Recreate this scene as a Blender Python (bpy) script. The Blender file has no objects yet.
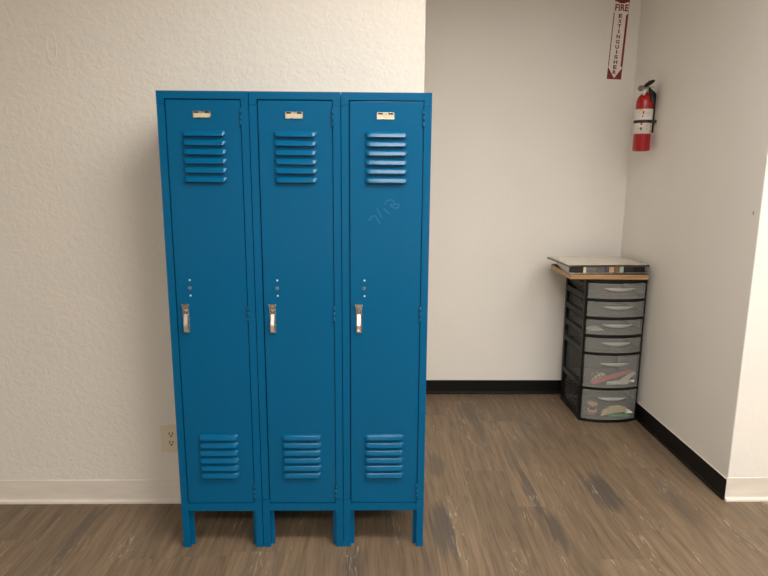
import bpy, bmesh, math, random
from mathutils import Vector, Matrix
random.seed(7)
scene = bpy.context.scene
COL = scene.collection
PI = math.pi

# ------------------------------------------------------------------ materials
def mat(name, col=(0.8, 0.8, 0.8), rough=0.5, metal=0.0, spec=0.5, coat=0.0, emit=None, strength=0.0):
    m = bpy.data.materials.new(name); m.use_nodes = True
    b = m.node_tree.nodes['Principled BSDF']
    b.inputs['Base Color'].default_value = (*col, 1)
    b.inputs['Roughness'].default_value = rough
    b.inputs['Metallic'].default_value = metal
    b.inputs['Specular IOR Level'].default_value = spec
    b.inputs['Coat Weight'].default_value = coat
    if emit:
        b.inputs['Emission Color'].default_value = (*emit, 1)
        b.inputs['Emission Strength'].default_value = strength
    return m

class NT:
    def __init__(s, m):
        s.t = m.node_tree; s.b = s.t.nodes['Principled BSDF']
    def n(s, typ, **kw):
        nd = s.t.nodes.new(typ)
        for k, v in kw.items(): setattr(nd, k, v)
        return nd
    def l(s, a, b): s.t.links.new(a, b)
    def math(s, op, a, b=None, clamp=False):
        nd = s.n('ShaderNodeMath', operation=op); nd.use_clamp = clamp
        for i, v in enumerate((a, b)):
            if v is None: continue
            if isinstance(v, (int, float)): nd.inputs[i].default_value = v
            else: s.l(v, nd.inputs[i])
        return nd.outputs[0]
    def noise(s, vec, scale, detail=2, rough=0.5, dist=0.0):
        nd = s.n('ShaderNodeTexNoise')
        nd.inputs['Scale'].default_value = scale; nd.inputs['Detail'].default_value = detail
        nd.inputs['Roughness'].default_value = rough; nd.inputs['Distortion'].default_value = dist
        s.l(vec, nd.inputs['Vector']); return nd.outputs['Fac']
    def mapping(s, vec, scale=(1, 1, 1), loc=(0, 0, 0)):
        nd = s.n('ShaderNodeMapping'); nd.inputs['Scale'].default_value = scale; nd.inputs['Location'].default_value = loc
        s.l(vec, nd.inputs['Vector']); return nd.outputs[0]
    def ramp(s, fac, stops):
        nd = s.n('ShaderNodeValToRGB'); cr = nd.color_ramp
        while len(cr.elements) < len(stops): cr.elements.new(0.5)
        for e, (p, c) in zip(cr.elements, stops):
            e.position = p; e.color = (*c, 1) if len(c) == 3 else c
        s.l(fac, nd.inputs[0]); return nd.outputs[0]
    def mix(s, fac, a, b, blend='MIX'):
        nd = s.n('ShaderNodeMix', data_type='RGBA', blend_type=blend)
        for sock, v in ((nd.inputs[0], fac), (nd.inputs[6], a), (nd.inputs[7], b)):
            if isinstance(v, (int, float)): sock.default_value = v
            elif isinstance(v, tuple): sock.default_value = (*v, 1)
            else: s.l(v, sock)
        return nd.outputs[2]
    def bump(s, h, strength, dist):
        nd = s.n('ShaderNodeBump'); nd.inputs['Strength'].default_value = strength; nd.inputs['Distance'].default_value = dist
        s.l(h, nd.inputs['Height']); s.l(nd.outputs[0], s.b.inputs['Normal'])

def wall_mat(name, col, rough, bump_d, scale, patch=False):
    m = mat(name, col, rough, spec=0.3); k = NT(m)
    pos = k.n('ShaderNodeNewGeometry').outputs['Position']
    h = k.noise(pos, scale, 4, 0.55, 0.6)
    h = k.ramp(h, [(0.38, (0, 0, 0)), (0.62, (1, 1, 1))])
    h2 = k.noise(pos, scale * 3.2, 2)
    hh = k.math('ADD', k.math('MULTIPLY', h, 0.75), k.math('MULTIPLY', h2, 0.35))
    if patch:                      # an oval patched spot in the plaster
        sp = k.n('ShaderNodeSeparateXYZ'); k.l(pos, sp.inputs[0])
        wob = k.math('MULTIPLY', k.math('SUBTRACT', k.noise(pos, 30, 2), 0.5), 0.9)
        dx = k.math('MULTIPLY', k.math('ADD', sp.outputs[0], 0.492), 1 / 0.024)
        dz = k.math('MULTIPLY', k.math('SUBTRACT', sp.outputs[2], 1.872), 1 / 0.062)
        r = k.math('ADD', k.math('SQRT', k.math('ADD', k.math('MULTIPLY', dx, dx), k.math('MULTIPLY', dz, dz))), wob)
        ring = k.ramp(r, [(0.55, (0, 0, 0)), (0.8, (1, 1, 1)), (0.97, (0, 0, 0))])
        hh = k.math('ADD', hh, k.math('MULTIPLY', ring, 0.9))
    k.bump(hh, 1.0, bump_d)
    var = k.noise(pos, 1.3, 3)
    c = k.mix(k.ramp(var, [(0.3, (0, 0, 0)), (0.7, (1, 1, 1))]), tuple(x * 0.97 for x in col), tuple(min(1, x * 1.02) for x in col))
    k.l(c, k.b.inputs['Base Color'])
    return m

WALL_COL = (0.80, 0.75, 0.675)
M_wall_tex = wall_mat('textured_wall_paint', WALL_COL, 0.55, 0.0012, 44, True)
M_wall = wall_mat('smooth_wall_paint', (0.85, 0.815, 0.765), 0.5, 0.0004, 40)
M_ceil = wall_mat('ceiling_paint', (0.8, 0.78, 0.74), 0.8, 0.001, 60)

def paint_blue():
    m = mat('blue_locker_paint', (0.0, 0.110, 0.272), 0.2, spec=0.24); k = NT(m)
    tc = k.n('ShaderNodeTexCoord').outputs['Object']
    k.bump(k.noise(tc, 220, 2), 0.10, 0.0005)
    k.l(k.mix(k.noise(tc, 3, 3), (0.0, 0.096, 0.226), (0.0, 0.104, 0.243)), k.b.inputs['Base Color'])
    return m
M_blue = paint_blue()
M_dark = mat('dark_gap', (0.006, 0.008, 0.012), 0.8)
M_scrawl = mat('faded_marker', (0.001, 0.118, 0.254), 0.35)

def worn_metal(name, col, rough):
    m = mat(name, col, rough, 1.0); k = NT(m)
    tc = k.n('ShaderNodeTexCoord').outputs['Object']
    v = k.noise(tc, 160, 3)
    k.l(k.ramp(v, [(0.3, (rough * 0.6,) * 3), (0.75, (min(1, rough * 1.7),) * 3)]), k.b.inputs['Roughness'])
    k.l(k.mix(k.noise(tc, 90, 3), tuple(c * 0.75 for c in col), col), k.b.inputs['Base Color'])
    return m
M_chrome = worn_metal('worn_chrome', (0.80, 0.78, 0.73), 0.20)
M_lift = mat('polished_lift_handle', (0.95, 0.92, 0.86), 0.36, 1.0)
M_mirror = mat('mirror_glass', (0.86, 0.86, 0.85), 0.06, 1.0)
M_steel = worn_metal('brushed_steel', (0.62, 0.60, 0.57), 0.3)
M_rivet = mat('pale_rivet', (0.50, 0.72, 0.84), 0.2, 0.15)  # blue-white colour stands in for the reflection on chrome rivets
M_greyplug = mat('grey_plug', (0.16, 0.15, 0.15), 0.5)
M_card = mat('cream_card', (0.60, 0.55, 0.38), 0.55)
M_brass = worn_metal('pale_brass', (0.66, 0.63, 0.53), 0.3)

def wood_floor():
    m = mat('plank_floor', (0.3, 0.2, 0.12), 0.45, spec=0.3); k = NT(m)
    uv = k.n('ShaderNodeUVMap', uv_map='plank').outputs[0]      # u along, v across, metres, shifted per plank
    at = k.n('ShaderNodeAttribute', attribute_name='tone'); tone = at.outputs['Fac']
    edge = k.n('ShaderNodeUVMap', uv_map='local').outputs[0]
    pos = k.n('ShaderNodeNewGeometry').outputs['Position']
    # warped grain
    wv = k.noise(k.mapping(uv, (1.6, 5, 1)), 1.0, 2)
    sx = k.n('ShaderNodeSeparateXYZ'); k.l(uv, sx.inputs[0])
    vv = k.math('ADD', sx.outputs[1], k.math('MULTIPLY', wv, 0.065))
    cb = k.n('ShaderNodeCombineXYZ'); k.l(sx.outputs[0], cb.inputs[0]); k.l(vv, cb.inputs[1])
    gv = cb.outputs[0]
    fine = k.noise(k.mapping(gv, (5.5, 200, 1)), 1.0, 4, 0.66)
    mid = k.noise(k.mapping(gv, (1.8, 40, 1)), 1.0, 3, 0.6)
    fig = k.noise(k.mapping(gv, (1.5, 7.5, 1)), 1.0, 2, 0.45, 0.5)
    base = k.ramp(mid, [(0.28, (0.088, 0.061, 0.039)), (0.5, (0.155, 0.108, 0.070)), (0.72, (0.228, 0.162, 0.106))])
    c = k.mix(k.ramp(fine, [(0.35, (0, 0, 0)), (0.72, (0.62,) * 3)]), base, (0.275, 0.208, 0.142))
    dark = k.ramp(fine, [(0.30, (0.55,) * 3), (0.43, (0, 0, 0))])
    c = k.mix(dark, c, (0.085, 0.060, 0.042))
    # grey smoky heartwood figure
    g = k.ramp(fig, [(0.57, (0, 0, 0)), (0.74, (0.6,) * 3)])
    c = k.mix(g, c, (0.095, 0.078, 0.066))
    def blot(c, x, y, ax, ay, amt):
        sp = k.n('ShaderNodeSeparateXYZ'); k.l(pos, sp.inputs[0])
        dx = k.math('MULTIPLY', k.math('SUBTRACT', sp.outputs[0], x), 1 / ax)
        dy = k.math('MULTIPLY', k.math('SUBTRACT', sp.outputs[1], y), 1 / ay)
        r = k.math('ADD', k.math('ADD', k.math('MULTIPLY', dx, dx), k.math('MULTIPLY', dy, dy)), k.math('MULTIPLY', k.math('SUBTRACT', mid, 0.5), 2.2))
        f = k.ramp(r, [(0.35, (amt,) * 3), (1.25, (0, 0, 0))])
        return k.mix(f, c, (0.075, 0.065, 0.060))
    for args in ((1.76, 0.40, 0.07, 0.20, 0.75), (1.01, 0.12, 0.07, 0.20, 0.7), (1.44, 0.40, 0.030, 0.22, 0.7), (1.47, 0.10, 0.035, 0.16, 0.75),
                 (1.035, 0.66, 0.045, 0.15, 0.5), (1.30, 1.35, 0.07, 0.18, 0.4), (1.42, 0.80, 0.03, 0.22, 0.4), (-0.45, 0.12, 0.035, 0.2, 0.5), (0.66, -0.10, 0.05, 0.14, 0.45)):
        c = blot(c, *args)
    # pale flecks (lime-washed pores)
    fl = k.noise(k.mapping(gv, (13, 120, 1)), 1.0, 3, 0.6, 0.8)
    zone = k.noise(k.mapping(uv, (2.0, 9, 1)), 1.0, 1)
    ff = k.math('MULTIPLY', k.ramp(fl, [(0.57, (0, 0, 0)), (0.66, (0.6,) * 3)]), k.ramp(zone, [(0.52, (0, 0, 0)), (0.66, (1, 1, 1))]))
    c = k.mix(ff, c, (0.50, 0.42, 0.32))
    # each plank its own tone
    tn = k.ramp(tone, [(0, (0.86, 0.84, 0.82)), (1, (1.10, 1.08, 1.04))])
    c = k.mix(1.0, c, tn, 'MULTIPLY')
    # seams
    se = k.n('ShaderNodeSeparateXYZ'); k.l(edge, se.inputs[0])
    d = k.math('MINIMUM', se.outputs[0], se.outputs[1])
    sm = k.ramp(k.math('MULTIPLY', d, 100), [(0.0, (0.4,) * 3), (0.18, (0, 0, 0))])
    c = k.mix(sm, c, (0.09, 0.06, 0.04))
    k.l(c, k.b.inputs['Base Color'])
    k.l(k.ramp(fine, [(0.3, (0.50,) * 3), (0.7, (0.38,) * 3)]), k.b.inputs['Roughness'])
    k.bump(k.math('SUBTRACT', fine, sm), 0.25, 0.0007)
    return m
M_floor = wood_floor()
def base_mat(name, col, rough):
    m = mat(name, col, rough, spec=0.5 if col[0] > 0.1 else 0.2); k = NT(m)
    pos = k.n('ShaderNodeNewGeometry').outputs['Position']
    k.bump(k.noise(pos, 20, 3), 0.2, 0.002)
    v = k.noise(k.mapping(pos, (5, 5, 30)), 1.0, 4)
    k.l(k.mix(k.ramp(v, [(0.35, (0, 0, 0)), (0.75, (1, 1, 1))]), tuple(c * 0.88 for c in col), col), k.b.inputs['Base Color'])
    return m
M_basew = base_mat('cream_vinyl_base', (0.84, 0.775, 0.69), 0.32)
M_baseb = base_mat('black_vinyl_base', (0.008, 0.0075, 0.007), 0.42)
M_caulk = mat('white_caulk', (0.8, 0.76, 0.7), 0.5)
M_plate = mat('ivory_outlet_plastic', (0.74, 0.65, 0.49), 0.35)
M_black = mat('black_plastic', (0.007, 0.0065, 0.006), 0.45, spec=0.25)
M_blackr = mat('black_rubber', (0.008, 0.008, 0.008), 0.5)
M_red = mat('red_enamel', (0.38, 0.004, 0.007), 0.26, coat=0.3)
M_signred = mat('sign_red', (0.21, 0.005, 0.011), 0.4)
M_signwhite = mat('sign_white', (0.86, 0.80, 0.74), 0.4)
M_teal = mat('teal_paint_speck', (0.02, 0.22, 0.20), 0.5)
M_darkmirror = mat('grey_mirror', (0.30, 0.30, 0.29), 0.12, 1.0)
M_rim = worn_metal('dark_steel_rim', (0.16, 0.155, 0.15), 0.28)
M_cream_top = mat('cream_glossy_panel', (0.72, 0.62, 0.47), 0.12, coat=0.6)

def wood_light():
    m = mat('pine_board', (0.55, 0.33, 0.15), 0.45); k = NT(m)
    tc = k.n('ShaderNodeTexCoord').outputs['Object']
    g = k.noise(k.mapping(tc, (4, 30, 90)), 1.0, 4, 0.6)
    k.l(k.ramp(g, [(0.3, (0.33, 0.18, 0.075)), (0.55, (0.46, 0.275, 0.125)), (0.8, (0.58, 0.38, 0.19))]), k.b.inputs['Base Color'])
    return m
M_pine = wood_light()

def smoky(name, col, alpha, rough):
    m = mat(name, col, rough); k = NT(m)
    out = k.t.nodes['Material Output']
    tr = k.n('ShaderNodeBsdfTransparent'); tr.inputs[0].default_value = (0.88, 0.9, 0.9, 1)
    mx = k.n('ShaderNodeMixShader'); mx.inputs[0].default_value = alpha
    k.l(tr.outputs[0], mx.inputs[1]); k.l(k.b.outputs[0], mx.inputs[2]); k.l(mx.outputs[0], out.inputs[0])
    return m
M_drawer = smoky('smoky_clear_plastic', (0.60, 0.60, 0.57), 0.21, 0.2)
M_clear = smoky('clear_drawer_side', (0.30, 0.30, 0.29), 0.13, 0.2)
M_grip = smoky('frosted_clear_plastic', (0.55, 0.55, 0.52), 0.55, 0.3)

def label_mat():
    m = mat('extinguisher_label', (0.85, 0.8, 0.72), 0.4); k = NT(m)
    tc = k.n('ShaderNodeTexCoord').outputs['Object']
    n = k.noise(k.mapping(tc, (60, 60, 300)), 1.0, 2)
    k.l(k.ramp(n, [(0.42, (0.86, 0.81, 0.73)), (0.75, (0.72, 0.66, 0.60))]), k.b.inputs['Base Color'])
    return m
M_label = label_mat()

# ------------------------------------------------------------------ mesh helpers
def box(bm, x0, x1, y0, y1, z0, z1, bev=0.0, mi=0, seg=2):
    b2 = bmesh.new()
    bmesh.ops.create_cube(b2, size=1)
    for v in b2.verts:
        v.co = Vector((x0 + (v.co.x + .5) * (x1 - x0), y0 + (v.co.y + .5) * (y1 - y0), z0 + (v.co.z + .5) * (z1 - z0)))
    if bev > 0:
        bmesh.ops.bevel(b2, geom=b2.edges[:], offset=bev, segments=seg, profile=0.5, affect='EDGES')
    join(bm, b2, mi)
def join(bm, b2, mi=0, mtx=None):
    if mtx is not None: bmesh.ops.transform(b2, matrix=mtx, verts=b2.verts)
    mp = {v: bm.verts.new(v.co) for v in b2.verts}
    for f in b2.faces:
        try:
            nf = bm.faces.new([mp[v] for v in f.verts]); nf.material_index = mi if mi else f.material_index
        except ValueError: pass
    b2.free()
def lathe(bm, prof, n=32, center=(0, 0, 0), axis='Z', mi=0):
    """prof: (r, h) list; ends closed when r == 0."""
    rings = []
    cx, cy, cz = center
    for r, h in prof:
        ring = []
        if r < 1e-6: pts = [(0, 0, h)]
        else: pts = [(r * math.cos(2 * PI * i / n), r * math.sin(2 * PI * i / n), h) for i in range(n)]
        for x, y, z in pts:
            if axis == 'Y': x, y, z = x, z, -y
            elif axis == 'X': x, y, z = z, y, -x
            ring.append(bm.verts.new((cx + x, cy + y, cz + z)))
        rings.append(ring)
    for a, b in zip(rings, rings[1:]):
        if len(a) == 1 and len(b) == 1: continue
        for i in range(n):
            j = (i + 1) % n
            if len(a) == 1: fs = [a[0], b[j], b[i]][::-1]
            elif len(b) == 1: fs = [a[i], a[j], b[0]]
            else: fs = [a[i], a[j], b[j], b[i]]
            f = bm.faces.new(fs); f.smooth = True; f.material_index = mi
def tube(bm, pts, r, n=12, mi=0, flat=None):
    pts = [Vector(p) for p in pts]
    rs = r if isinstance(r, (list, tuple)) else [r] * len(pts)
    rings = []; up = Vector((0, 0, 1))
    for i, p in enumerate(pts):
        t = (pts[min(i + 1, len(pts) - 1)] - pts[max(i - 1, 0)]).normalized()
        a = t.cross(up)
        if a.length < 1e-3: a = t.cross(Vector((0, 1, 0)))
        a.normalize(); b = t.cross(a).normalized()
        fl = flat or 1.0
        rings.append([bm.verts.new(p + a * math.cos(2 * PI * k / n) * rs[i] + b * math.sin(2 * PI * k / n) * rs[i] * fl) for k in range(n)])
    for a, b in zip(rings, rings[1:]):
        for k in range(n):
            f = bm.faces.new([a[k], b[k], b[(k + 1) % n], a[(k + 1) % n]]); f.smooth = True; f.material_index = mi
    for ring in (rings[0], rings[-1]):
        f = bm.faces.new(ring); f.material_index = mi
def smooth_path(pts, n=6):
    pts = [Vector(p) for p in pts]; out = []
    for i in range(len(pts) - 1):
        p0 = pts[max(i - 1, 0)]; p1 = pts[i]; p2 = pts[i + 1]; p3 = pts[min(i + 2, len(pts) - 1)]
        for k in range(n):
            t = k / n
            out.append(0.5 * ((2 * p1) + (p2 - p0) * t + (2 * p0 - 5 * p1 + 4 * p2 - p3) * t * t + (3 * p1 - p0 - 3 * p2 + p3) * t ** 3))
    out.append(pts[-1]); return out
def prism(bm, poly, axis, a0, a1, mi=0):
    """extrude a 2-D polygon along axis; poly in the other two axes (X: y,z  Y: x,z  Z: x,y)."""
    def mk(p, a):
        return {'X': (a, p[0], p[1]), 'Y': (p[0], a, p[1]), 'Z': (p[0], p[1], a)}[axis]
    A = [bm.verts.new(mk(p, a0)) for p in poly]; B = [bm.verts.new(mk(p, a1)) for p in poly]
    n = len(poly); fs = [bm.faces.new(A), bm.faces.new(B[::-1])]
    for i in range(n): fs.append(bm.faces.new([A[i], B[i], B[(i + 1) % n], A[(i + 1) % n]][::-1]))
    for f in fs: f.material_index = mi

def obj(name, bm, mats, parent=None, smooth=False):
    bmesh.ops.recalc_face_normals(bm, faces=bm.faces[:])
    me = bpy.data.meshes.new(name); bm.to_mesh(me); bm.free()
    for m in (mats if isinstance(mats, (list, tuple)) else [mats]): me.materials.append(m)
    if smooth:
        for p in me.polygons: p.use_smooth = True
        me.set_sharp_from_angle(angle=math.radians(35))
    o = bpy.data.objects.new(name, me); COL.objects.link(o)
    if parent is not None: o.parent = parent
    return o
def thing(name, label, cat, loc=(0, 0, 0), rotz=0.0, group=None):
    o = bpy.data.objects.new(name, None); COL.objects.link(o)
    o.empty_display_size = 0.05
    o.location = loc; o.rotation_euler = (0, 0, rotz); o['label'] = label; o['category'] = cat
    if group: o['group'] = group
    return o
def struct(name, bm, mats, parent=None):
    o = obj(name, bm, mats, parent)
    if parent is None: o['kind'] = 'structure'
    return o
B = bmesh.new

# ------------------------------------------------------------------ the setting
WY, BY, RX, LX = 0.3237, 1.638, 2.2842, 0.9162      # partition face, alcove back, alcove right side, partition edge
XL, XR, YB, CZ = -3.2, 4.6, -6.0, 2.74

# floor of individual planks: one mesh, one quad per plank
def build_floor():
    bm = B(); uvp = bm.loops.layers.uv.new('plank'); uvl = bm.loops.layers.uv.new('local')
    quads = []
    PW, PL = 0.194, 0.9144
    k0 = int((XL - 1.162) / PW) - 1
    fixed = {0: 0.594, 1: 0.275, -1: 0.366, 2: 0.83, 3: 0.10, 4: 0.62}
    rng = random.Random(5)
    k = k0
    while 1.162 + k * PW < XR:
        x0 = max(XL, 1.162 + k * PW); x1 = min(XR, 1.162 + (k + 1) * PW)
        off = fixed.get(k, rng.random() * PL)
        y = off - math.ceil((off - YB) / PL) * PL
        while y < BY:
            y0 = max(y, YB); y1 = min(y + PL, BY)
            if y1 - y0 > 1e-4 and x1 - x0 > 1e-4: quads.append((x0, x1, y0, y1, rng.random(), rng.random() * 40, rng.random() * 40, y, 1.162 + k * PW))
            y += PL
        k += 1
    tones = []
    for (x0, x1, y0, y1, t, su, sv, py, px) in quads:
        # quarter-split so the shader can measure distance to the nearest plank edge
        xm, ym = (x0 + x1) / 2, (y0 + y1) / 2
        for (ax, bx) in ((x0, xm), (xm, x1)):
            for (ay, by) in ((y0, ym), (ym, y1)):
                vs = [bm.verts.new((X, Y, 0)) for X, Y in ((ax, ay), (bx, ay), (bx, by), (ax, by))]
                f = bm.faces.new(vs); tones.append(t)
                for lp in f.loops:
                    X, Y = lp.vert.co.x, lp.vert.co.y
                    lp[uvp].uv = (Y + su, X + sv)
                    lp[uvl].uv = (min(Y - y0, y1 - Y), min(X - x0, x1 - X))
    me = bpy.data.meshes.new('floor'); bm.to_mesh(me); bm.free()
    at = me.attributes.new('tone', 'FLOAT', 'FACE')
    at.data.foreach_set('value', tones)
    me.materials.append(M_floor)
    o = bpy.data.objects.new('floor', me); COL.objects.link(o); o['kind'] = 'structure'
build_floor()

bm = B(); box(bm, XL, XR, YB, BY, CZ, CZ + 0.1); struct('ceiling', bm, M_ceil)
def slab_wall(name, x0, x1, y0, y1, m, bev=0.0):
    bm = B(); box(bm, x0, x1, y0, y1, 0, CZ)
    if bev:
        es = [e for e in bm.edges if abs(e.verts[0].co.z - e.verts[1].co.z) > 1 and abs(e.verts[0].co.y - y0) < 1e-5]
        bmesh.ops.bevel(bm, geom=es, offset=bev, segments=4, profile=0.5, affect='EDGES')
    return struct(name, bm, m)
slab_wall('wall_left', XL, LX, WY, BY, M_wall_tex, 0.004)       # the partition beside the alcove
WR = slab_wall('wall_right', RX, XR, WY, BY, M_wall, 0.004)          # block right of the alcove
bm = B(); box(bm, LX, RX, WY, WY + 0.12, 2.56, CZ); struct('added_wall_header', bm, M_wall)      # unseen header, added above the frame to shade the upper alcove
slab_wall('wall_back', XL, XR, BY, BY + 0.1, M_wall)
slab_wall('wall_rear', XL, XR, YB - 0.1, YB, M_wall)
slab_wall('wall_far_left', XL - 0.1, XL, YB, BY, M_wall)
slab_wall('wall_far_right', XR, XR + 0.1, YB, BY, M_wall)

# vinyl cove base: flat sheet with a flared toe; profile is (distance from wall, z)
def cove(name, p0, p1, nrm, h, m, caulk=False, rng_seed=0):
    prof = [(0, h), (0.0022, h), (0.0032, h - 0.0015), (0.0032, 0.020), (0.0042, 0.0155), (0.0070, 0.0125), (0.0112, 0.0108), (0.0128, 0.0085), (0.0132, 0.0), (0, 0)]
    bm = B(); p0 = Vector(p0); p1 = Vector(p1); n = Vector(nrm)
    A = [bm.verts.new(p0 + n * d + Vector((0, 0, z))) for d, z in prof]
    C = [bm.verts.new(p1 + n * d + Vector((0, 0, z))) for d, z in prof]
    for i in range(len(prof)):
        j = (i + 1) % len(prof); f = bm.faces.new([A[i], A[j], C[j], C[i]])
    bm.faces.new(A); bm.faces.new(C[::-1])
    if caulk:                                                    # thin painted bead along the top
        L = (p1 - p0).length; rng = random.Random(rng_seed); N = int(L / 0.04)
        pts, rs = [], []
        for i in range(N + 1):
            pts.append(p0.lerp(p1, i / N) + n * 0.0015 + Vector((0, 0, h + 0.0004))); rs.append(0.0012 + 0.0014 * rng.random())
        tube(bm, pts, rs, 6, mi=1)
    return struct(name, bm, [m, M_caulk])
cove('baseboard_left', (XL, WY, 0), (LX, WY, 0), (0, -1, 0), 0.106, M_basew)
cove('baseboard_right', (RX - 0.0032, WY, 0), (XR, WY, 0), (0, -1, 0), 0.108, M_basew)
cove('baseboard_alcove_back', (LX, BY, 0), (RX, BY, 0), (0, -1, 0), 0.092, M_baseb)
cove('baseboard_alcove_right', (RX, BY, 0), (RX, WY + 0.001, 0), (-1, 0, 0), 0.098, M_baseb, True, 3)

# ceiling light fixtures: the room's lamps
M_lamp = mat('lit_diffuser', (0.9, 0.88, 0.84), 0.5, emit=(1.0, 0.963, 0.90), strength=14.8)
M_lamp2 = mat('dimmer_lit_diffuser', (0.9, 0.88, 0.84), 0.5, emit=(1.0, 0.963, 0.90), strength=20)
M_lampframe = mat('white_lamp_housing', (0.82, 0.8, 0.77), 0.45)
def ceiling_light(x, y, lx, ly, label, m=None):
    t = thing('ceiling_light', label, 'ceiling light', (x, y, CZ))
    bm = B()
    for (a, b, c, d) in ((-lx, lx, -ly, -ly + 0.03), (-lx, lx, ly - 0.03, ly), (-lx, -lx + 0.03, -ly + 0.03, ly - 0.03), (lx - 0.03, lx, -ly + 0.03, ly - 0.03)):
        box(bm, a, b, c, d, -0.06, 0.0, 0.002)
    box(bm, -lx + 0.03, lx - 0.03, -ly + 0.03, ly - 0.03, -0.02, 0.0)
    obj('housing', bm, M_lampframe, t)
    bm = B(); box(bm, -lx + 0.031, lx - 0.031, -ly + 0.031, ly - 0.031, -0.052, -0.03)
    obj('diffuser', bm, m or M_lamp, t)
ceiling_light(1.24, -1.10, 0.62, 0.32, 'rectangular ceiling light nearest the blue lockers')
ceiling_light(2.95, -1.10, 0.62, 0.32, 'rectangular ceiling light in front of the wall right of the alcove')
ceiling_light(0.60, -3.20, 0.62, 0.32, 'rectangular ceiling light behind the camera, on its left', M_lamp2)
ceiling_light(2.60, -3.20, 0.62, 0.32, 'rectangular ceiling light behind the camera, on its right', M_lamp2)

# ------------------------------------------------------------------ lockers
LW, LD, LH = 0.3040, 0.305, 1.676
def louver_set(bm, x0, x1, ztop, n=6, pitch=0.0303):
    for i in range(n):
        z = ztop - i * pitch
        # hood section (y out of the door, z down): rolls out to a lip that is open below
        prof = [(0.0, 0.0), (-0.0028, -0.0010), (-0.0052, -0.0034), (-0.0074, -0.0080), (-0.0096, -0.0130), (-0.0115, -0.0175), (-0.0121, -0.0195), (-0.0112, -0.0202), (-0.0008, -0.0185)]
        xs = [(0, 0.0), (0.002, 0.28), (0.006, 0.72), (0.011, 0.95), (0.017, 1.0)]
        st = [(x0 + a, s) for a, s in xs] + [(x1 - a, s) for a, s in xs[::-1]]
        rows = []
        for x, s in st:
            rows.append([bm.verts.new((x, p[0] * s - 0.0002, z + p[1] * (0.35 + 0.65 * s) - (1 - s) * 0.003)) for p in prof])
        for a, b in zip(rows, rows[1:]):
            for k in range(len(prof) - 1):
                f = bm.faces.new([a[k], a[k + 1], b[k + 1], b[k]]); f.smooth = True
        box(bm, x0 + 0.010, x1 - 0.010, -0.0006, 0.0006, z - 0.0225, z - 0.0165, 0, 1)   # slot behind the lip
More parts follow.
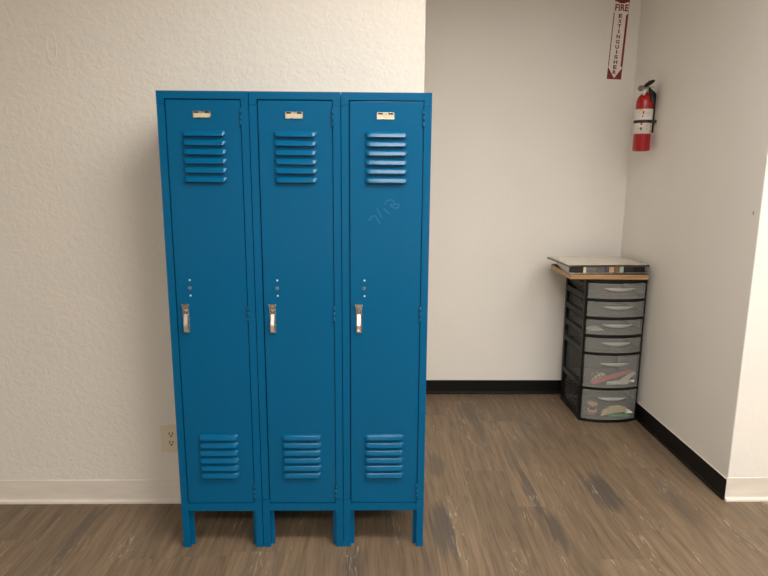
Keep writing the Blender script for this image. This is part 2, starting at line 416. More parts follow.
def build_locker(label):
    t = thing('locker', label, 'locker', (0, 0, 0), 0, 'row of three blue lockers')
    # carcass sheets
    bm = B()
    box(bm, 0.0002, 0.0014, 0.0015, LD, 0.1525, LH - 0.0015); box(bm, LW - 0.0014, LW - 0.0002, 0.0015, LD, 0.1525, LH - 0.0015)
    box(bm, 0.0014, LW - 0.0014, LD - 0.0012, LD, 0.1525, LH - 0.0015)
    box(bm, 0.0002, LW - 0.0002, 0.0012, LD, LH - 0.0016, LH - 0.0002)
    box(bm, 0.0014, LW - 0.0014, 0.022, LD - 0.0014, 0.156, 0.158)
    obj('cabinet_body', bm, M_blue, t)
    # face frame: header with returns, stiles, sill
    bm = B()
    zt, zj = LH, 1.6325
    prism(bm, [(0, zj + 0.0007), (0.0255, zj + 0.0007), (0.0255, 1.651), (LW - 0.0255, 1.651), (LW - 0.0255, zj + 0.0007), (LW, zj + 0.0007), (LW, zt), (0, zt)], 'Y', 0, 0.0012)
    box(bm, 0, LW, 0, 0.02, LH - 0.0012, LH, 0.0005)
    for x0, x1 in ((0, 0.0255), (LW - 0.0255, LW)):
        box(bm, x0, x1, 0, 0.0014, 0.1985, zj - 0.0007, 0.0005)
    for x0, x1 in ((0.0245, 0.0255), (LW - 0.0255, LW - 0.0245)): box(bm, x0, x1, 0.0014, 0.020, 0.20, 1.645)
    box(bm, 0.0257, LW - 0.0257, 0, 0.0014, 0.1525, 0.1828, 0.0006)
    box(bm, 0.0257, LW - 0.0257, 0.0006, 0.021, 0.1815, 0.1828, 0.0004)
    box(bm, 0.0257, LW - 0.0257, 0.0010, 0.021, 0.1525, 0.1537, 0.0004)
    obj('face_frame', bm, M_blue, t)
    bm = B()                                       # stop strips behind the door edges, coloured black for shade in the gaps
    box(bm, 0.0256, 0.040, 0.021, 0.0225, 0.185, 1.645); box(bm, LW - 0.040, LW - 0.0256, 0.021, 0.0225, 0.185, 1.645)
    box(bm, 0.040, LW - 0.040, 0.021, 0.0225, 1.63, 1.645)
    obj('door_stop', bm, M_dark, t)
    for sx in (0, 1):
        for front in (1, 0):
            bm = B()
            def bx(a, b, *r):
                if sx: a, b = LW - b, LW - a
                box(bm, a, b, *r)
            if front:
                bx(0, 0.0268, 0, 0.0014, 0.0, 0.1972, 0.0005)
                bx(0, 0.0014, 0.0014, 0.034, 0.0, 0.1965)
                bx(0.0256, 0.0268, 0.0014, 0.0225, 0.0, 0.152)
                bx(0.0268, 0.040, 0.021, 0.0225, 0.0, 0.184)
            else:
                bx(0, 0.0268, LD - 0.0014, LD, 0.0, 0.152); bx(0, 0.0014, LD - 0.034, LD - 0.0014, 0.0, 0.152)
            obj('leg', bm, M_blue, t)
    # door
    D0, D1, Z0, Z1 = 0.0289, LW - 0.0282, 0.1862, 1.6474
    bm = B()
    box(bm, D0, D1, 0.0005, 0.017, Z0, Z1, 0.0012)
    door = obj('door', bm, M_blue, t)
    for zt in (1.5495, 0.4620):
        bm = B(); louver_set(bm, 0.0785, 0.2245, zt)
        lv = obj('louvers', bm, [M_blue, M_dark], door)
    # number plate holder with card
    bm = B(); a, b, c, d = 0.1195, 0.1785, 1.5885, 1.6115
    box(bm, a, b, -0.0008, 0.0004, c, d, 0, 1)
    box(bm, a, b, -0.0032, -0.0008, c + 0.0006, c + 0.0036, 0.0006); box(bm, a, a + 0.0045, -0.0032, -0.0008, c + 0.003, d, 0.0006); box(bm, b - 0.0045, b, -0.0032, -0.0008, c + 0.003, d, 0.0006)
    box(bm, a + 0.020, b - 0.020, -0.0032, -0.0008, d - 0.0072, d, 0.0006); box(bm, a, b, -0.0032, -0.0008, d - 0.0016, d, 0.0004)
    obj('plate_holder', bm, [M_brass, M_dark], door)
    bm = B(); box(bm, a + 0.0046, b - 0.0046, -0.0022, -0.0009, c + 0.0037, d - 0.0068)
    obj('name_card', bm, M_card, door)
    # lift handle in a recessed cup
    hx, h0, h1 = 0.0590, 0.8500, 0.9540
    bm = B()
    box(bm, hx - 0.0108, hx + 0.0108, -0.0010, 0.0004, h0, h1 - 0.006, 0.0003, 1)  # backing coloured dark for the shadow outline around the lift
    box(bm, hx - 0.0106, hx - 0.0084, -0.0040, -0.0004, h0 + 0.002, h1 - 0.012, 0.0010); box(bm, hx + 0.0084, hx + 0.0106, -0.0040, -0.0004, h0 + 0.002, h1 - 0.012, 0.0010)
    box(bm, hx - 0.0106, hx + 0.0106, -0.0046, -0.0004, h0, h0 + 0.0045, 0.0012)
    prism(bm, [(hx - 0.0100, h1 - 0.018), (hx + 0.0100, h1 - 0.018), (hx + 0.0140, h1), (hx - 0.0140, h1)], 'Y', -0.0060, -0.0004)
    lathe(bm, [(0.0075, 0.0), (0.0075, -0.0045), (0.0055, -0.0072), (0.0, -0.0082)], 20, (hx, -0.0010, h1 - 0.025), 'Y')
    obj('handle_cup', bm, [M_chrome, M_greyplug], door, True)
    bm = B()
    prism(bm, [(-0.0012, h0 + 0.068), (-0.0040, h0 + 0.068), (-0.0145, h0 + 0.030), (-0.0140, h0 + 0.012), (-0.0085, h0 + 0.008), (-0.0070, h0 + 0.030)], 'X', hx - 0.0062, hx + 0.0062)
    box(bm, hx - 0.0062, hx + 0.0062, -0.0140, -0.0020, h0 + 0.0065, h0 + 0.0105, 0.0008)
    obj('handle', bm, M_lift, door)
    for z in (1.0395, 0.9840):
        bm = B(); lathe(bm, [(0.0036, 0.0008), (0.0036, -0.0006), (0.0024, -0.0018), (0, -0.0022)], 16, (0.0785, 0, z), 'Y')
        obj('rivet', bm, M_rivet, door)
    bm = B(); lathe(bm, [(0.0062, 0.0008), (0.0062, -0.0012), (0.0050, -0.0022), (0.0028, -0.0022), (0.0026, -0.0008), (0, -0.0008)], 20, (0.0775, 0, 1.0115), 'Y')
    obj('lock_hole', bm, M_greyplug, door)
    # hinges: knuckles folded round the pin, a leaf on the stile
    for z0, z1 in ((1.5615, 1.6225), (0.8860, 0.9460), (0.1990, 0.2600)):
        bm = B(); n = 3; hh = (z1 - z0) / n
        for i in range(n):
            lathe(bm, [(0, z0 + i * hh + 0.0003), (0.0034, z0 + i * hh + 0.0003), (0.0034, z0 + (i + 1) * hh - 0.0003), (0, z0 + (i + 1) * hh - 0.0003)], 12, (LW - 0.0268, -0.0008, 0))
        box(bm, LW - 0.0320, LW - 0.0268, -0.0012, 0.0006, z0, z1, 0.0004)
        box(bm, LW - 0.0335, LW - 0.0318, -0.0004, 0.0006, z0, z1, 0, 1)
        obj('hinge', bm, [M_blue, M_dark], t)
    return t
def dup(root, loc, label):
    r = root.copy(); COL.objects.link(r); r.location = loc; r['label'] = label
    for ch in list(root.children):
        c = ch.copy(); COL.objects.link(c); c.parent = r
        for g in list(ch.children):
            d = g.copy(); COL.objects.link(d); d.parent = c
    return r
PITCH = 0.3062
lk1 = build_locker('tall blue metal locker at the left end of the row, beside the wall outlet')
lk2 = dup(lk1, (PITCH, 0, 0), 'tall blue metal locker in the middle, between two other lockers')
lk3 = dup(lk1, (2 * PITCH, 0, 0), 'tall blue metal locker next to the alcove, with faint scrawl on its door')
# faded scrawl on the third door (flat marker strokes)
door3 = [c for c in lk3.children if c.name.startswith('door') and not c.name.startswith('door_stop')][0]
def sp(px, py):      # position on the door face
    return ((px - 369) * 0.00343 + 0.7065 - 2 * PITCH, 0.00035, 1.2458 - (py - 222) * 0.00346)
bm = B()
for stroke in ([(180, 388), (214, 350), (243, 346), (268, 380), (290, 418)], [(256, 272), (276, 305), (306, 366)], [(322, 272), (350, 298), (386, 330)],
               [(336, 236), (350, 206), (392, 192), (420, 206), (428, 232), (404, 240), (386, 226)], [(428, 232), (462, 232), (472, 250), (444, 270), (412, 262), (384, 242)]):
    pts = smooth_path([sp(350 + x / 9.6, 180 + y / 9.6) for x, y in stroke], 6)
    w = 0.0022
    L, R_ = [], []
    for i, p in enumerate(pts):
        t_ = (pts[min(i + 1, len(pts) - 1)] - pts[max(i - 1, 0)]).normalized(); nn = Vector((-t_.z, 0, t_.x)) * w
        L.append(bm.verts.new(p + nn)); R_.append(bm.verts.new(p - nn))
    for i in range(len(pts) - 1): bm.faces.new([L[i], L[i + 1], R_[i + 1], R_[i]])
s_o = obj('marker_scrawl', bm, M_scrawl, door3); s_o['label'] = 'faint teal marker scrawl'

# ------------------------------------------------------------------ wall outlet
t = thing('wall_outlet', 'ivory duplex electrical outlet low on the wall left of the lockers', 'outlet', (-0.134, WY, 0.299))
bm = B(); box(bm, -0.0445, 0.0445, -0.0080, 0.0, -0.0625, 0.0625, 0.0028, 0, 3)
obj('face_plate', bm, M_plate, t)
for dz in (0.0195, -0.0195):
    bm = B()
    pr = [(0.0172 * math.copysign(abs(math.cos(a)) ** 0.8, math.cos(a)), dz + max(-0.0125, min(0.0125, 0.0168 * math.sin(a)))) for a in [2 * PI * i / 32 for i in range(32)]]
    prism(bm, pr, 'Y', -0.0095, -0.0070)
    r_o = obj('receptacle', bm, M_plate, t)
    bm = B(); box(bm, -0.0088, -0.0048, -0.0099, -0.0090, dz - 0.0005, dz + 0.0100); box(bm, 0.0048, 0.0088, -0.0099, -0.0090, dz - 0.0005, dz + 0.0090)
    lathe(bm, [(0, -0.0004), (0.0040, -0.0004), (0.0040, 0.0005), (0, 0.0005)], 12, (0, -0.0095, dz - 0.0070), 'Y')
    obj('slots', bm, M_dark, r_o)
bm = B(); lathe(bm, [(0.0032, 0), (0.0030, -0.0010), (0, -0.0014)], 12, (0, -0.0080, 0), 'Y'); obj('screw', bm, M_plate, t)

# ------------------------------------------------------------------ fire extinguisher sign
SH = 0.4575; SWD = 0.0865
t = thing('fire_extinguisher_sign', 'red and white vertical FIRE EXTINGUISHER arrow sign on the alcove back wall', 'sign', (2.1565, BY, 1.9775))
t.rotation_euler = (0, math.radians(2.2), 0)
bm = B(); box(bm, -SWD / 2, SWD / 2, -0.0018, -0.0002, 0, SH, 0.0004); obj('sign_plate', bm, M_signred, t)
bm = B()
hw = SWD / 2
yo = -0.0024
# white arrow: wide head band, offset shaft, pointed tip
wl, wr = -hw + 0.0045, hw - 0.0130
arrow = [(-hw, SH - 0.060 - 0.020), (-hw, SH - 0.026), (-0.030, SH - 0.026), (-0.012, SH - 0.034), (0.012, SH - 0.034), (0.030, SH - 0.026), (hw - 0.0022, SH - 0.026), (hw - 0.0022, 0.370), (wr, 0.358),
         (wr, 0.075), (hw - 0.0010, 0.068), (-0.0005, 0.006), (-hw + 0.0008, 0.068), (wl, 0.075), (wl, 0.370)]
prism(bm, arrow, 'Y', yo, -0.0017)
obj('arrow', bm, M_signwhite, t)
def text_mesh(s, size, sx=1.0, bold=0.0):
    cu = bpy.data.curves.new('txt', 'FONT'); cu.body = s; cu.size = size; cu.align_x = 'CENTER'; cu.align_y = 'CENTER'; cu.extrude = 0.0004; cu.offset = bold
    o = bpy.data.objects.new('txt', cu); COL.objects.link(o)
    dg = bpy.context.evaluated_depsgraph_get(); dg.update()
    me = bpy.data.meshes.new_from_object(o.evaluated_get(dg))
    COL.objects.unlink(o); bpy.data.objects.remove(o); bpy.data.curves.remove(cu)
    xs = [v.co.x for v in me.vertices]; ys = [v.co.y for v in me.vertices]
    cx, cy = (min(xs) + max(xs)) / 2, (min(ys) + max(ys)) / 2
    w, h = max(xs) - min(xs), max(ys) - min(ys)
    return me, cx, cy, w, h
def put_text(bm, s, x, z, w, h, y, bold=0.0, mi=0):
    me, cx, cy, tw, th = text_mesh(s, 0.05, 1, bold)
    b2 = B(); b2.from_mesh(me); bpy.data.meshes.remove(me)
    fx = w / tw if w else h / th; fz = h / th
    for v in b2.verts: v.co = Vector((x + (v.co.x - cx) * fx, y - v.co.z, z + (v.co.y - cy) * fz))
    join(bm, b2, mi)
bm = B(); put_text(bm, 'FIRE', 0.000, 0.400, 0.078, 0.037, yo - 0.0002, 0.0013); obj('lettering', bm, M_signred, t)
bm = B()
zs = 0.3545; cxl = (wl + wr) / 2 - 0.000
for i, ch in enumerate('EXTINGUISHER'):
    w = {'I': 0.0075}.get(ch, 0.0215)
    put_text(bm, ch, cxl + 0.002, zs - i * 0.02855, w, 0.0220, yo - 0.0002, 0.0020)
obj('lettering', bm, M_signred, t)
# ------------------------------------------------------------------ fire extinguisher and its bracket
EX, EY, EZ = 2.2220, 1.335, 1.548
t = thing('fire_extinguisher', 'red fire extinguisher with white label strapped to the alcove side wall', 'fire extinguisher', (EX, EY, EZ))
R = 0.0455
bm = B(); lathe(bm, [(0, 0.004), (0.036, 0.004), (0.040, 0.0), (0.0445, 0.001), (R, 0.006), (R, 0.255), (0.0445, 0.268), (0.041, 0.281), (0.034, 0.294), (0.024, 0.304), (0.0165, 0.309), (0.0155, 0.316), (0, 0.316)], 48)
obj('cylinder', bm, M_red, t)
bm = B()
# label wraps most of the way round
rr = R + 0.0007; n = 40; a0, a1 = math.radians(150), math.radians(360)
rows = []
for i in range(n + 1):
    a = a0 + (a1 - a0) * i / n
    rows.append([bm.verts.new((q * math.cos(a), q * math.sin(a), z)) for z in (0.092, 0.224) for q in (rr, rr - 0.0006)])
for p, q in zip(rows, rows[1:]):
    for f in ((p[0], q[0], q[2], p[2]), (p[1], p[3], q[3], q[1]), (p[2], q[2], q[3], p[3]), (p[0], p[1], q[1], q[0])):
        fc = bm.faces.new(f); fc.smooth = True
bm.faces.new([rows[0][i] for i in (0, 2, 3, 1)]); bm.faces.new([rows[-1][i] for i in (0, 1, 3, 2)])
lab = obj('label_band', bm, M_label, t)
M_labred = mat('label_red_print', (0.5, 0.05, 0.04), 0.4); M_labdark = mat('label_dark_print', (0.05, 0.04, 0.04), 0.4); M_labyel = mat('label_yellow_print', (0.75, 0.55, 0.2), 0.4)
M_labgrey = mat('label_grey_print', (0.5, 0.46, 0.42), 0.4)
LABM = [M_labred, M_labdark, M_labyel, M_labgrey]
def lab_patch(a_deg, w, z0, z1, mi):
    bm = B()
    a = math.radians(a_deg); dw = w / R / 2; q = R + 0.0010
    L = []
    for i in range(5):
        b = a - dw + 2 * dw * i / 4
        L.append((bm.verts.new((q * math.cos(b), q * math.sin(b), z0)), bm.verts.new((q * math.cos(b), q * math.sin(b), z1))))
    for p, r_ in zip(L, L[1:]): bm.faces.new([p[0], r_[0], r_[1], p[1]])
    obj('label_print', bm, LABM[mi], lab)
for (a, w, z0, z1, mi) in ((243, .009, .196, .212, 0), (241, .006, .178, .190, 0), (236, .010, .138, .150, 0), (234, .005, .150, .156, 0), (236, .009, .112, .126, 1), (222, .004, .118, .124, 1), (228, .022, .216, .223, 2),
                           (275, .020, .204, .206, 3), (275, .020, .196, .198, 3), (275, .020, .188, .190, 3), (275, .020, .140, .142, 3), (275, .020, .130, .132, 3), (275, .018, .118, .120, 3), (306, .010, .128, .140, 0), (304, .008, .104, .112, 0)):
    lab_patch(a, w, z0, z1, mi)
# valve body (pale metal), slanting to the gauge
bm = B(); lathe(bm, [(0.0155, 0.312), (0.0155, 0.322), (0.011, 0.325), (0.011, 0.343), (0.013, 0.345), (0.013, 0.352), (0, 0.352)], 24)
tube(bm, [(0.006, -0.010, 0.342), (-0.012, -0.022, 0.322), (-0.025, -0.030, 0.300)], [0.010, 0.0095, 0.0085], 14)
obj('valve', bm, mat('pale_valve_metal', (0.78, 0.74, 0.68), 0.35, 0.4), t)
bm = B(); lathe(bm, [(0, 0.0), (0.0145, 0.0), (0.0155, -0.004), (0.0155, -0.010), (0.0140, -0.012), (0.0120, -0.0095), (0, -0.0095)], 28, (-0.038, -0.014, 0.334), 'Y')
tube(bm, [(-0.038, -0.014, 0.334), (-0.012, -0.004, 0.338)], 0.004, 10)
gg = obj('pressure_gauge', bm, worn_metal('grey_gauge_metal', (0.30, 0.29, 0.27), 0.3), t)
bm = B(); lathe(bm, [(0, -0.0002), (0.0112, -0.0002), (0.0112, 0.001), (0, 0.001)], 24, (-0.038, -0.0240, 0.334), 'Y')
box(bm, -0.0386, -0.0374, -0.0248, -0.0241, 0.334, 0.342, 0, 1)
obj('gauge_dial', bm, [mat('gauge_dial_grey', (0.20, 0.19, 0.175), 0.3), M_dark], gg)
bm = B()   # squeeze lever rising to the right
prism(bm, [(-0.018, 0.340), (-0.004, 0.343), (0.018, 0.356), (0.032, 0.369), (0.029, 0.379), (0.008, 0.375), (-0.010, 0.361), (-0.021, 0.348)], 'Y', -0.034, -0.010)
bmesh.ops.bevel(bm, geom=bm.edges[:], offset=0.0012, segments=2, affect='EDGES')
obj('lever', bm, M_black, t)
bm = B()   # lower carrying handle
prism(bm, [(0.002, 0.341), (0.018, 0.336), (0.034, 0.340), (0.034, 0.345), (0.018, 0.342), (0.002, 0.347)], 'Y', -0.030, -0.008)
obj('carry_handle', bm, M_steel, t)
bm = B()   # nozzle and its hanger cap
tube(bm, smooth_path([(0.006, -0.006, 0.346), (0.012, -0.020, 0.330), (0.016, -0.030, 0.308), (0.019, -0.038, 0.285), (0.022, -0.042, 0.262)], 5), [0.007] * 6 + [0.009] * 7 + [0.0105] * 4 + [0.011] * 4, 14)
obj('nozzle', bm, M_blackr, t)
t2 = thing('wall_bracket', 'black strap bracket holding the red fire extinguisher to the wall', 'bracket', (EX, EY, EZ))
wx = RX - EX
bm = B()
box(bm, wx - 0.006, wx, 0.002, 0.034, 0.100, 0.310, 0.001)
prism(bm, [(wx - 0.006, 0.215), (wx - 0.006, 0.312), (wx - 0.034, 0.334), (wx - 0.042, 0.322), (wx - 0.024, 0.285), (wx - 0.018, 0.215)], 'Y', -0.004, 0.010)
obj('back_plate', bm, M_black, t2)
bm = B()
rr = R + 0.0014; pts = []
for i in range(49):
    a = math.radians(50) + math.radians(260) * i / 48
    pts.append((rr * math.cos(a), rr * math.sin(a)))
pts = [(wx - 0.0075, 0.040)] + pts + [(wx - 0.0075, -0.040)]
rows = []
for i, p in enumerate(pts):
    dv = Vector(p).normalized() * 0.0016
    rows.append([bm.verts.new((p[0] + o_ * dv.x, p[1] + o_ * dv.y, z)) for z in (0.1495, 0.1660) for o_ in (0, 1)])
for p, q in zip(rows, rows[1:]):
    for f in ((p[1], q[1], q[3], p[3]), (p[0], p[2], q[2], q[0]), (p[2], p[3], q[3], q[2]), (p[0], q[0], q[1], p[1])): bm.faces.new(f)
bm.faces.new([rows[0][i] for i in (0, 1, 3, 2)]); bm.faces.new([rows[-1][i] for i in (0, 2, 3, 1)])
box(bm, -0.052, -0.0470, -0.012, 0.006, 0.150, 0.1655, 0.0012)      # buckle
obj('strap', bm, M_blackr, t2)
# tiny teal paint fleck near the wall corner
bm = B(); lathe(bm, [(0.0055, 0.0), (0.0045, -0.0006), (0, -0.0008)], 12, (0, 0, 0), 'X')
o = obj('paint_fleck', bm, M_teal, WR); o.location = (RX, 0.368, 1.262); o.scale = (1, 0.75, 1.5)
o['label'] = 'tiny teal paint fleck'

# ------------------------------------------------------------------ drawer cart
CX, CYF, CYB = 2.0975, 1.202, 1.548
W = 0.338; HW = W / 2; BUL = 0.040; CH = 0.845
t = thing('drawer_cart', 'black six-drawer plastic cart with smoky clear drawers in the alcove corner', 'drawer cart', (CX, CYF, 0))
DEP = CYB - CYF
def fy(x, hw=HW, b=BUL):            # bulging front line (local y)
    u = max(-1, min(1, x / hw)); return -b * (1 - abs(u) ** 2.4)
def lean(bm):
    for v in bm.verts: v.co.x += -0.012 * (v.co.z / CH) * (HW - v.co.x) / W
def curved_slab(bm, hw, z0, z1, back, inset=0.0, mi=0, n=22, hwf=None):
    pts = [(-hw + 2 * hw * i / n, fy(-hw + 2 * hw * i / n) + inset) for i in range(n + 1)]
    if back is None:                # a thin curved band
        th = 0.003; poly = pts + [(x, y + th) for x, y in pts[::-1]]
    else: poly = pts + [(hw, back), (-hw, back)]
    prism(bm, poly, 'Z', z0, z1, mi)
dz = [(0.735, 0.820), (0.631, 0.7155), (0.527, 0.6115), (0.4225, 0.5065), (0.2140, 0.4035), (0.0200, 0.1960)]
for sx in (-1, 1):
    for (ya, yb) in ((0.0, 0.026), (DEP - 0.03, DEP)):
        bm = B(); a, b = sorted((sx * HW, sx * (HW - 0.011))); box(bm, a, b, ya, yb, 0.0, CH - 0.006, 0.003); lean(bm); obj('post', bm, M_black, t)
bands = [(0.0, 0.0175)] + [(dz[i + 1][1] + 0.0015, dz[i][0] - 0.0015) for i in range(4, -1, -1)] + [(0.8225, CH)]
for i, (z0, z1) in enumerate(bands):
    bm = B(); curved_slab(bm, HW - 0.0005, z0, z1, 0.03, 0.002)
    zt = z1 if i == len(bands) - 1 else min(z1, z0 + 0.010)
    # sheet added behind the band to keep the drawers dark inside; side rails
    box(bm, -HW + 0.011, HW - 0.011, 0.03, DEP - 0.004, zt - 0.004, zt)
    for s in (-1, 1):
        a, b = sorted((s * (HW - 0.0005), s * (HW - 0.010))); box(bm, a, b, 0.028, DEP - 0.028, z0, min(CH, z1 + 0.016), 0.002)
    lean(bm); obj('band_and_added_sheet', bm, M_black, t)
bm = B(); box(bm, -HW + 0.011, HW - 0.011, DEP - 0.004, DEP - 0.001, 0.02, CH - 0.02); lean(bm); obj('added_back_panel', bm, M_black, t)  # black panel added to keep the cart dark inside
for i, (z0, z1) in enumerate(dz):
    hw = HW - 0.0135
    bm = B()
    curved_slab(bm, hw, z0, z1, None, 0.0)
    # front rim (thicker edge)
    for (a, b) in ((z0, z0 + 0.004), (z1 - 0.004, z1)):
        pts = [(-hw + 2 * hw * j / 22, fy(-hw + 2 * hw * j / 22) - 0.0025) for j in range(23)]
        prism(bm, pts + [(x, y + 0.0024) for x, y in pts[::-1]], 'Z', a, b)
    zt = z1 - 0.014; zb = z0 + 0.009
    for s in (-1, 1):
        a, b = sorted((s * (hw - 0.002), s * (hw - 0.0045))); box(bm, a, b, 0.004, DEP - 0.03, zb, zt, 0, 1)
    box(bm, -hw + 0.005, hw - 0.005, 0.004, DEP - 0.03, zb, zb + 0.002, 0, 1)
    box(bm, -hw + 0.005, hw - 0.005, DEP - 0.032, DEP - 0.03, zb + 0.002, zt, 0, 1)
    lean(bm); dr = obj('drawer', bm, [M_drawer, M_clear], t)
    bm = B()                       # crescent grip
    gw = 0.084; cxg = 0.006; g1 = z1 - (0.022 if i < 4 else 0.040); gh = 0.021
    n = 18; F, Bk = [], []
    for j in range(n + 1):
        u = -1 + 2 * j / n; x = cxg + gw * u; y = fy(x)
        zt = g1 - 0.003 * u * u; zb_ = g1 - gh * (1 - u * u) ** 0.8 - 0.0032 * u * u - 0.0008
        out = 0.010 * (1 - u * u) ** 0.5
        F.append((bm.verts.new((x, y - 0.0004 - out * 0.35, zt)), bm.verts.new((x, y - 0.0006 - out, (zt * 0.45 + zb_ * 0.55))), bm.verts.new((x, y - 0.0004 - out * 0.6, zb_))))
        Bk.append((bm.verts.new((x, y - 0.0002, zt)), bm.verts.new((x, y - 0.0002, zb_))))
    for j in range(n):
        f0, f1, b0, b1 = F[j], F[j + 1], Bk[j], Bk[j + 1]
        for q in ((f0[0], f0[1], f1[1], f1[0]), (f0[1], f0[2], f1[2], f1[1]), (f0[0], f1[0], b1[0], b0[0]), (f0[2], b0[1], b1[1], f1[2]), (b0[0], b1[0], b1[1], b0[1])):
            f = bm.faces.new(q); f.smooth = True
    lean(bm); obj('drawer_grip', bm, M_grip, dr)

# things inside the drawers (seen through the smoky fronts)
def flat_item(name, label, cat, m, poly, y, thick, tilt=0.0, z_is=True):
    """thin upright item: poly in world (x, z), leaning back a little."""
    bm = B(); prism(bm, [(p[0], p[1]) for p in poly], 'Y', -thick / 2, thick / 2)
    zb = min(p[1] for p in poly); xc = sum(p[0] for p in poly) / len(poly)
    for v in bm.verts:
        v.co.x -= xc; v.co.z -= zb
    bmesh.ops.bevel(bm, geom=bm.edges[:], offset=min(0.0012, thick * 0.3), segments=1, affect='EDGES')
    o = obj(name, bm, m); o.location = (xc, y, zb); o.rotation_euler = (tilt, 0, 0)
    o['label'] = label; o['category'] = cat
    return o
def pouch_mat(name, c1, c2, c3, sc):
    m = mat(name, c1, 0.5); k = NT(m)
    tc = k.n('ShaderNodeTexCoord').outputs['Object']
    a = k.ramp(k.noise(tc, sc, 2), [(0.45, c1), (0.5, c2), (0.62, c3)]); k.l(a, k.b.inputs['Base Color']); return m
zD5 = 0.2255; zD6 = 0.0315
Yi = 1.192
flat_item('folded_ruler', 'pinkish red strip lying slanted inside the fifth drawer of the cart', 'ruler', mat('pink_red_plastic', (0.85, 0.12, 0.12), 0.45),
          [(1.984, zD5 + 0.004), (2.000, zD5), (2.205, 0.292), (2.222, 0.308), (2.200, 0.314), (1.978, zD5 + 0.022)], Yi, 0.006)
flat_item('paper_sheet', 'white paper slip standing behind the red strip in the fifth drawer', 'paper', mat('white_paper', (0.95, 0.90, 0.80), 0.6),
          [(2.150, 0.246), (2.205, 0.252), (2.244, 0.290), (2.226, 0.300), (2.190, 0.276)], Yi + 0.008, 0.0025)
flat_item('paper_sheet', 'white folded paper lying at the bottom of the fifth drawer', 'paper', mat('white_card', (0.95, 0.89, 0.77), 0.6),
          [(2.070, zD5), (2.195, zD5 + 0.004), (2.198, 0.243), (2.232, 0.243), (2.230, 0.256), (2.190, 0.258), (2.070, 0.244)], Yi - 0.010, 0.004)
flat_item('patterned_pouch', 'cream and black patterned pouch at the left of the fifth drawer', 'pouch', pouch_mat('patterned_cloth', (0.9, 0.85, 0.7), (0.75, 0.55, 0.15), (0.05, 0.04, 0.04), 55),
          [(2.000, zD5), (2.062, zD5 + 0.004), (2.078, 0.268), (2.060, 0.288), (2.030, 0.284), (2.012, 0.300), (1.992, 0.280)], Yi + 0.018, 0.014)
flat_item('yellow_packet', 'yellow packet with a pale pointed end in the bottom drawer', 'packet', pouch_mat('yellow_packet_print', (0.95, 0.72, 0.26), (0.98, 0.82, 0.46), (0.85, 0.58, 0.18), 28),
          [(2.054, zD6), (2.078, zD6 + 0.008), (2.130, zD6 + 0.020), (2.195, 0.060), (2.200, 0.084), (2.160, 0.094), (2.110, 0.090), (2.062, 0.066)], Yi, 0.014)
flat_item('paper_cone', 'white pointed paper tip beside the yellow packet in the bottom drawer', 'paper', mat('white_tip_paper', (0.95, 0.90, 0.78), 0.55),
          [(2.192, 0.052), (2.236, 0.058), (2.205, 0.079), (2.182, 0.092)], Yi - 0.014, 0.006)
flat_item('green_pencil', 'green pencil lying below the yellow packet in the bottom drawer', 'pencil', mat('green_plastic', (0.06, 0.42, 0.12), 0.4),
          [(2.095, zD6), (2.215, zD6), (2.218, zD6 + 0.010), (2.200, zD6 + 0.018), (2.100, zD6 + 0.010)], Yi - 0.012, 0.010)
t = thing('ribbon_spool', 'orange spool standing at the left end of the bottom drawer', 'spool', (2.014, Yi + 0.034, zD6))
bm = B()
for z in (0.012, 0.052): lathe(bm, [(0, z), (0.026, z), (0.029, z + 0.003), (0.029, z + 0.013), (0.026, z + 0.016), (0, z + 0.016)], 28)
lathe(bm, [(0, 0), (0.020, 0), (0.020, 0.012), (0, 0.012)], 20)
obj('flanges', bm, mat('orange_plastic', (0.85, 0.36, 0.16), 0.5), t)
bm = B(); lathe(bm, [(0, 0.028), (0.018, 0.028), (0.018, 0.052), (0, 0.052)], 24); obj('ribbon', bm, mat('dark_brown_ribbon', (0.10, 0.05, 0.03), 0.7), t)
flat_item('red_notebook', 'dull red thin notebook lying in the top drawer', 'notebook', mat('dull_red_card', (0.34, 0.05, 0.04), 0.6),
          [(2.020, 0.7465), (2.165, 0.7465), (2.165, 0.757), (2.020, 0.757)], 1.24, 0.06)
flat_item('pale_cloth', 'pale folded cloth lying in the third drawer', 'cloth', mat('pale_cloth', (0.6, 0.56, 0.46), 0.8),
          [(1.958, 0.5385), (2.050, 0.5385), (2.030, 0.553), (2.000, 0.558), (1.970, 0.550)], 1.24, 0.06)

# board and silver-edged panel lying on the cart
ct = math.radians(-0.8)
t = thing('wooden_board', 'light pine board lying flat on top of the black drawer cart', 'board', (1.814, 1.168, CH), ct)
bm = B(); box(bm, 0, 0.438, 0, 0.385, 0.0, 0.026, 0.0015); obj('board', bm, M_pine, t)
bm = B(); box(bm, 0.006, 0.434, 0.004, 0.381, 0.026, 0.030); o = obj('shadow_gap_sheet', bm, mat('shadow_gap_brown', (0.05, 0.025, 0.012), 0.9), t); o['label'] = 'dark sheet for the shadow gap under the tray'  # dark sheet in place of the shadow gap between board and tray
t = thing('mirrored_tray', 'flat silver-edged panel with glossy cream top resting on the pine board', 'tray', (1.800, 1.166, CH + 0.030), math.radians(3.2))
PWX, PDY, PH = 0.4640, 0.345, 0.050
bm = B()
prism(bm, [(0.006, 0.008), (PWX - 0.010, 0.008), (PWX - 0.016, PDY - 0.02), (0.052, PDY - 0.02)], 'Z', 0.0, PH - 0.012)
obj('tray_body', bm, M_darkmirror, t)
bm = B()
box(bm, 0, PWX, 0, 0.006, PH - 0.012, PH - 0.001, 0.001); box(bm, 0, PWX, PDY - 0.006, PDY, PH - 0.012, PH - 0.001, 0.001)
box(bm, 0, 0.006, 0.006, PDY - 0.006, PH - 0.012, PH - 0.001, 0.001); box(bm, PWX - 0.006, PWX, 0.006, PDY - 0.006, PH - 0.012, PH - 0.001, 0.001)
obj('tray_rim', bm, M_rim, t)
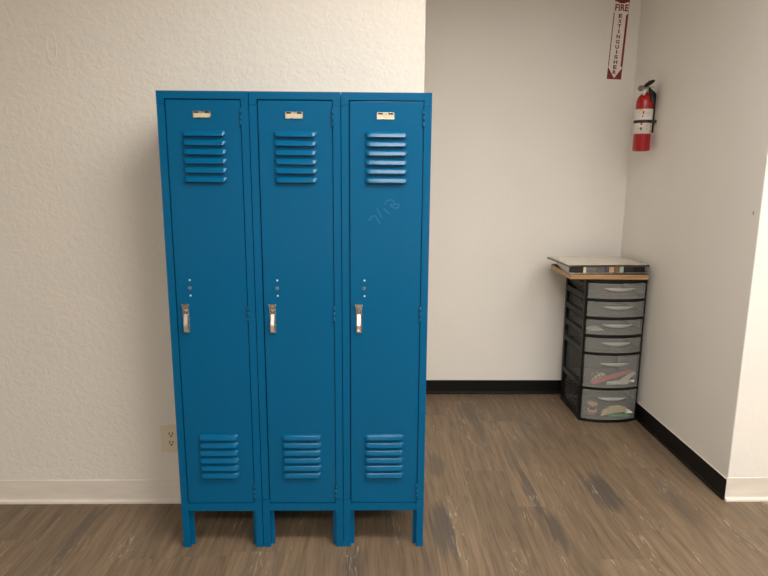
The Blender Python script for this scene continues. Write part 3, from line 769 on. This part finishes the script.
bm = B(); box(bm, 0.006, PWX - 0.006, 0.006, PDY - 0.006, PH - 0.008, PH, 0.0008); obj('tray_top', bm, M_cream_top, t)
def reflection_mat(n, c, mt=0.7, r=0.2): return mat(n, c, r, mt)  # mirror strip material with its reflection painted in as base colour
STRIP = [reflection_mat('black_reflection', (.05, .05, .045)), reflection_mat('ivory_reflection', (.8, .75, .6), .2), reflection_mat('grey_reflection', (.28, .27, .26)), reflection_mat('smoke_reflection', (.20, .20, .19)), reflection_mat('slate_blue_reflection', (.12, .14, .22)),
         reflection_mat('tan_reflection', (.62, .42, .25), .3), reflection_mat('brown_reflection', (.22, .13, .08), .3), reflection_mat('sea_green_reflection', (.45, .55, .48), .3), reflection_mat('charcoal_reflection', (.06, .055, .05)), reflection_mat('deep_black_reflection', (.035, .034, .033))]
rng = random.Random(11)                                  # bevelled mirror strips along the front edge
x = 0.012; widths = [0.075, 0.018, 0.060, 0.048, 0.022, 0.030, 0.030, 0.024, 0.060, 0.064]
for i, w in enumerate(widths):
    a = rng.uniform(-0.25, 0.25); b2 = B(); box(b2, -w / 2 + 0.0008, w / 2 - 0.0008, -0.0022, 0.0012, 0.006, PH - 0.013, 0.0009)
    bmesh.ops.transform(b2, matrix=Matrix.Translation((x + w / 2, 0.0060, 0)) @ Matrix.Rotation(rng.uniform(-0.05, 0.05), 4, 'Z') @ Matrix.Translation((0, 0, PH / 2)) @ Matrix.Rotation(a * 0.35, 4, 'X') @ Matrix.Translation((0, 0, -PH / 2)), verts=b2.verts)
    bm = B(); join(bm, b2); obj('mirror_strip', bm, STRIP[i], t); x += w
bm = B(); box(bm, 0.008, PWX - 0.008, 0.0005, 0.010, 0.0, 0.005, 0.001); obj('bottom_bead', bm, M_steel, t)

# ------------------------------------------------------------------ camera (solved from the photograph's lines)
cx, d, h = 0.720273263, 2.070691573, 1.405836439
pi_, ya, ro, f = 0.187221395, 0.019150880, 0.006764284, 596.18159
fw = Vector((math.sin(ya) * math.cos(pi_), math.cos(ya) * math.cos(pi_), -math.sin(pi_)))
r = Vector((math.cos(ya), -math.sin(ya), 0)); u = r.cross(fw)
r2 = math.cos(ro) * r + math.sin(ro) * u; u2 = -math.sin(ro) * r + math.cos(ro) * u
cam = bpy.data.cameras.new('camera'); co = bpy.data.objects.new('camera', cam); COL.objects.link(co)
m3 = Matrix((r2, u2, -fw)).transposed()
co.matrix_world = Matrix.Translation((cx, -d, h)) @ m3.to_4x4()
cam.sensor_fit = 'HORIZONTAL'; cam.sensor_width = 36.0; cam.lens = f / 768 * 36.0; cam.clip_start = 0.02
scene.camera = co

w = bpy.data.worlds.new('world'); scene.world = w; w.use_nodes = True
w.node_tree.nodes['Background'].inputs[0].default_value = (0.9, 0.85, 0.78, 1); w.node_tree.nodes['Background'].inputs[1].default_value = 0.0
vs = scene.view_settings
vs.view_transform = 'Standard'; vs.look = 'None'; vs.gamma = 1.0; vs.use_curve_mapping = False; vs.exposure = 0.55
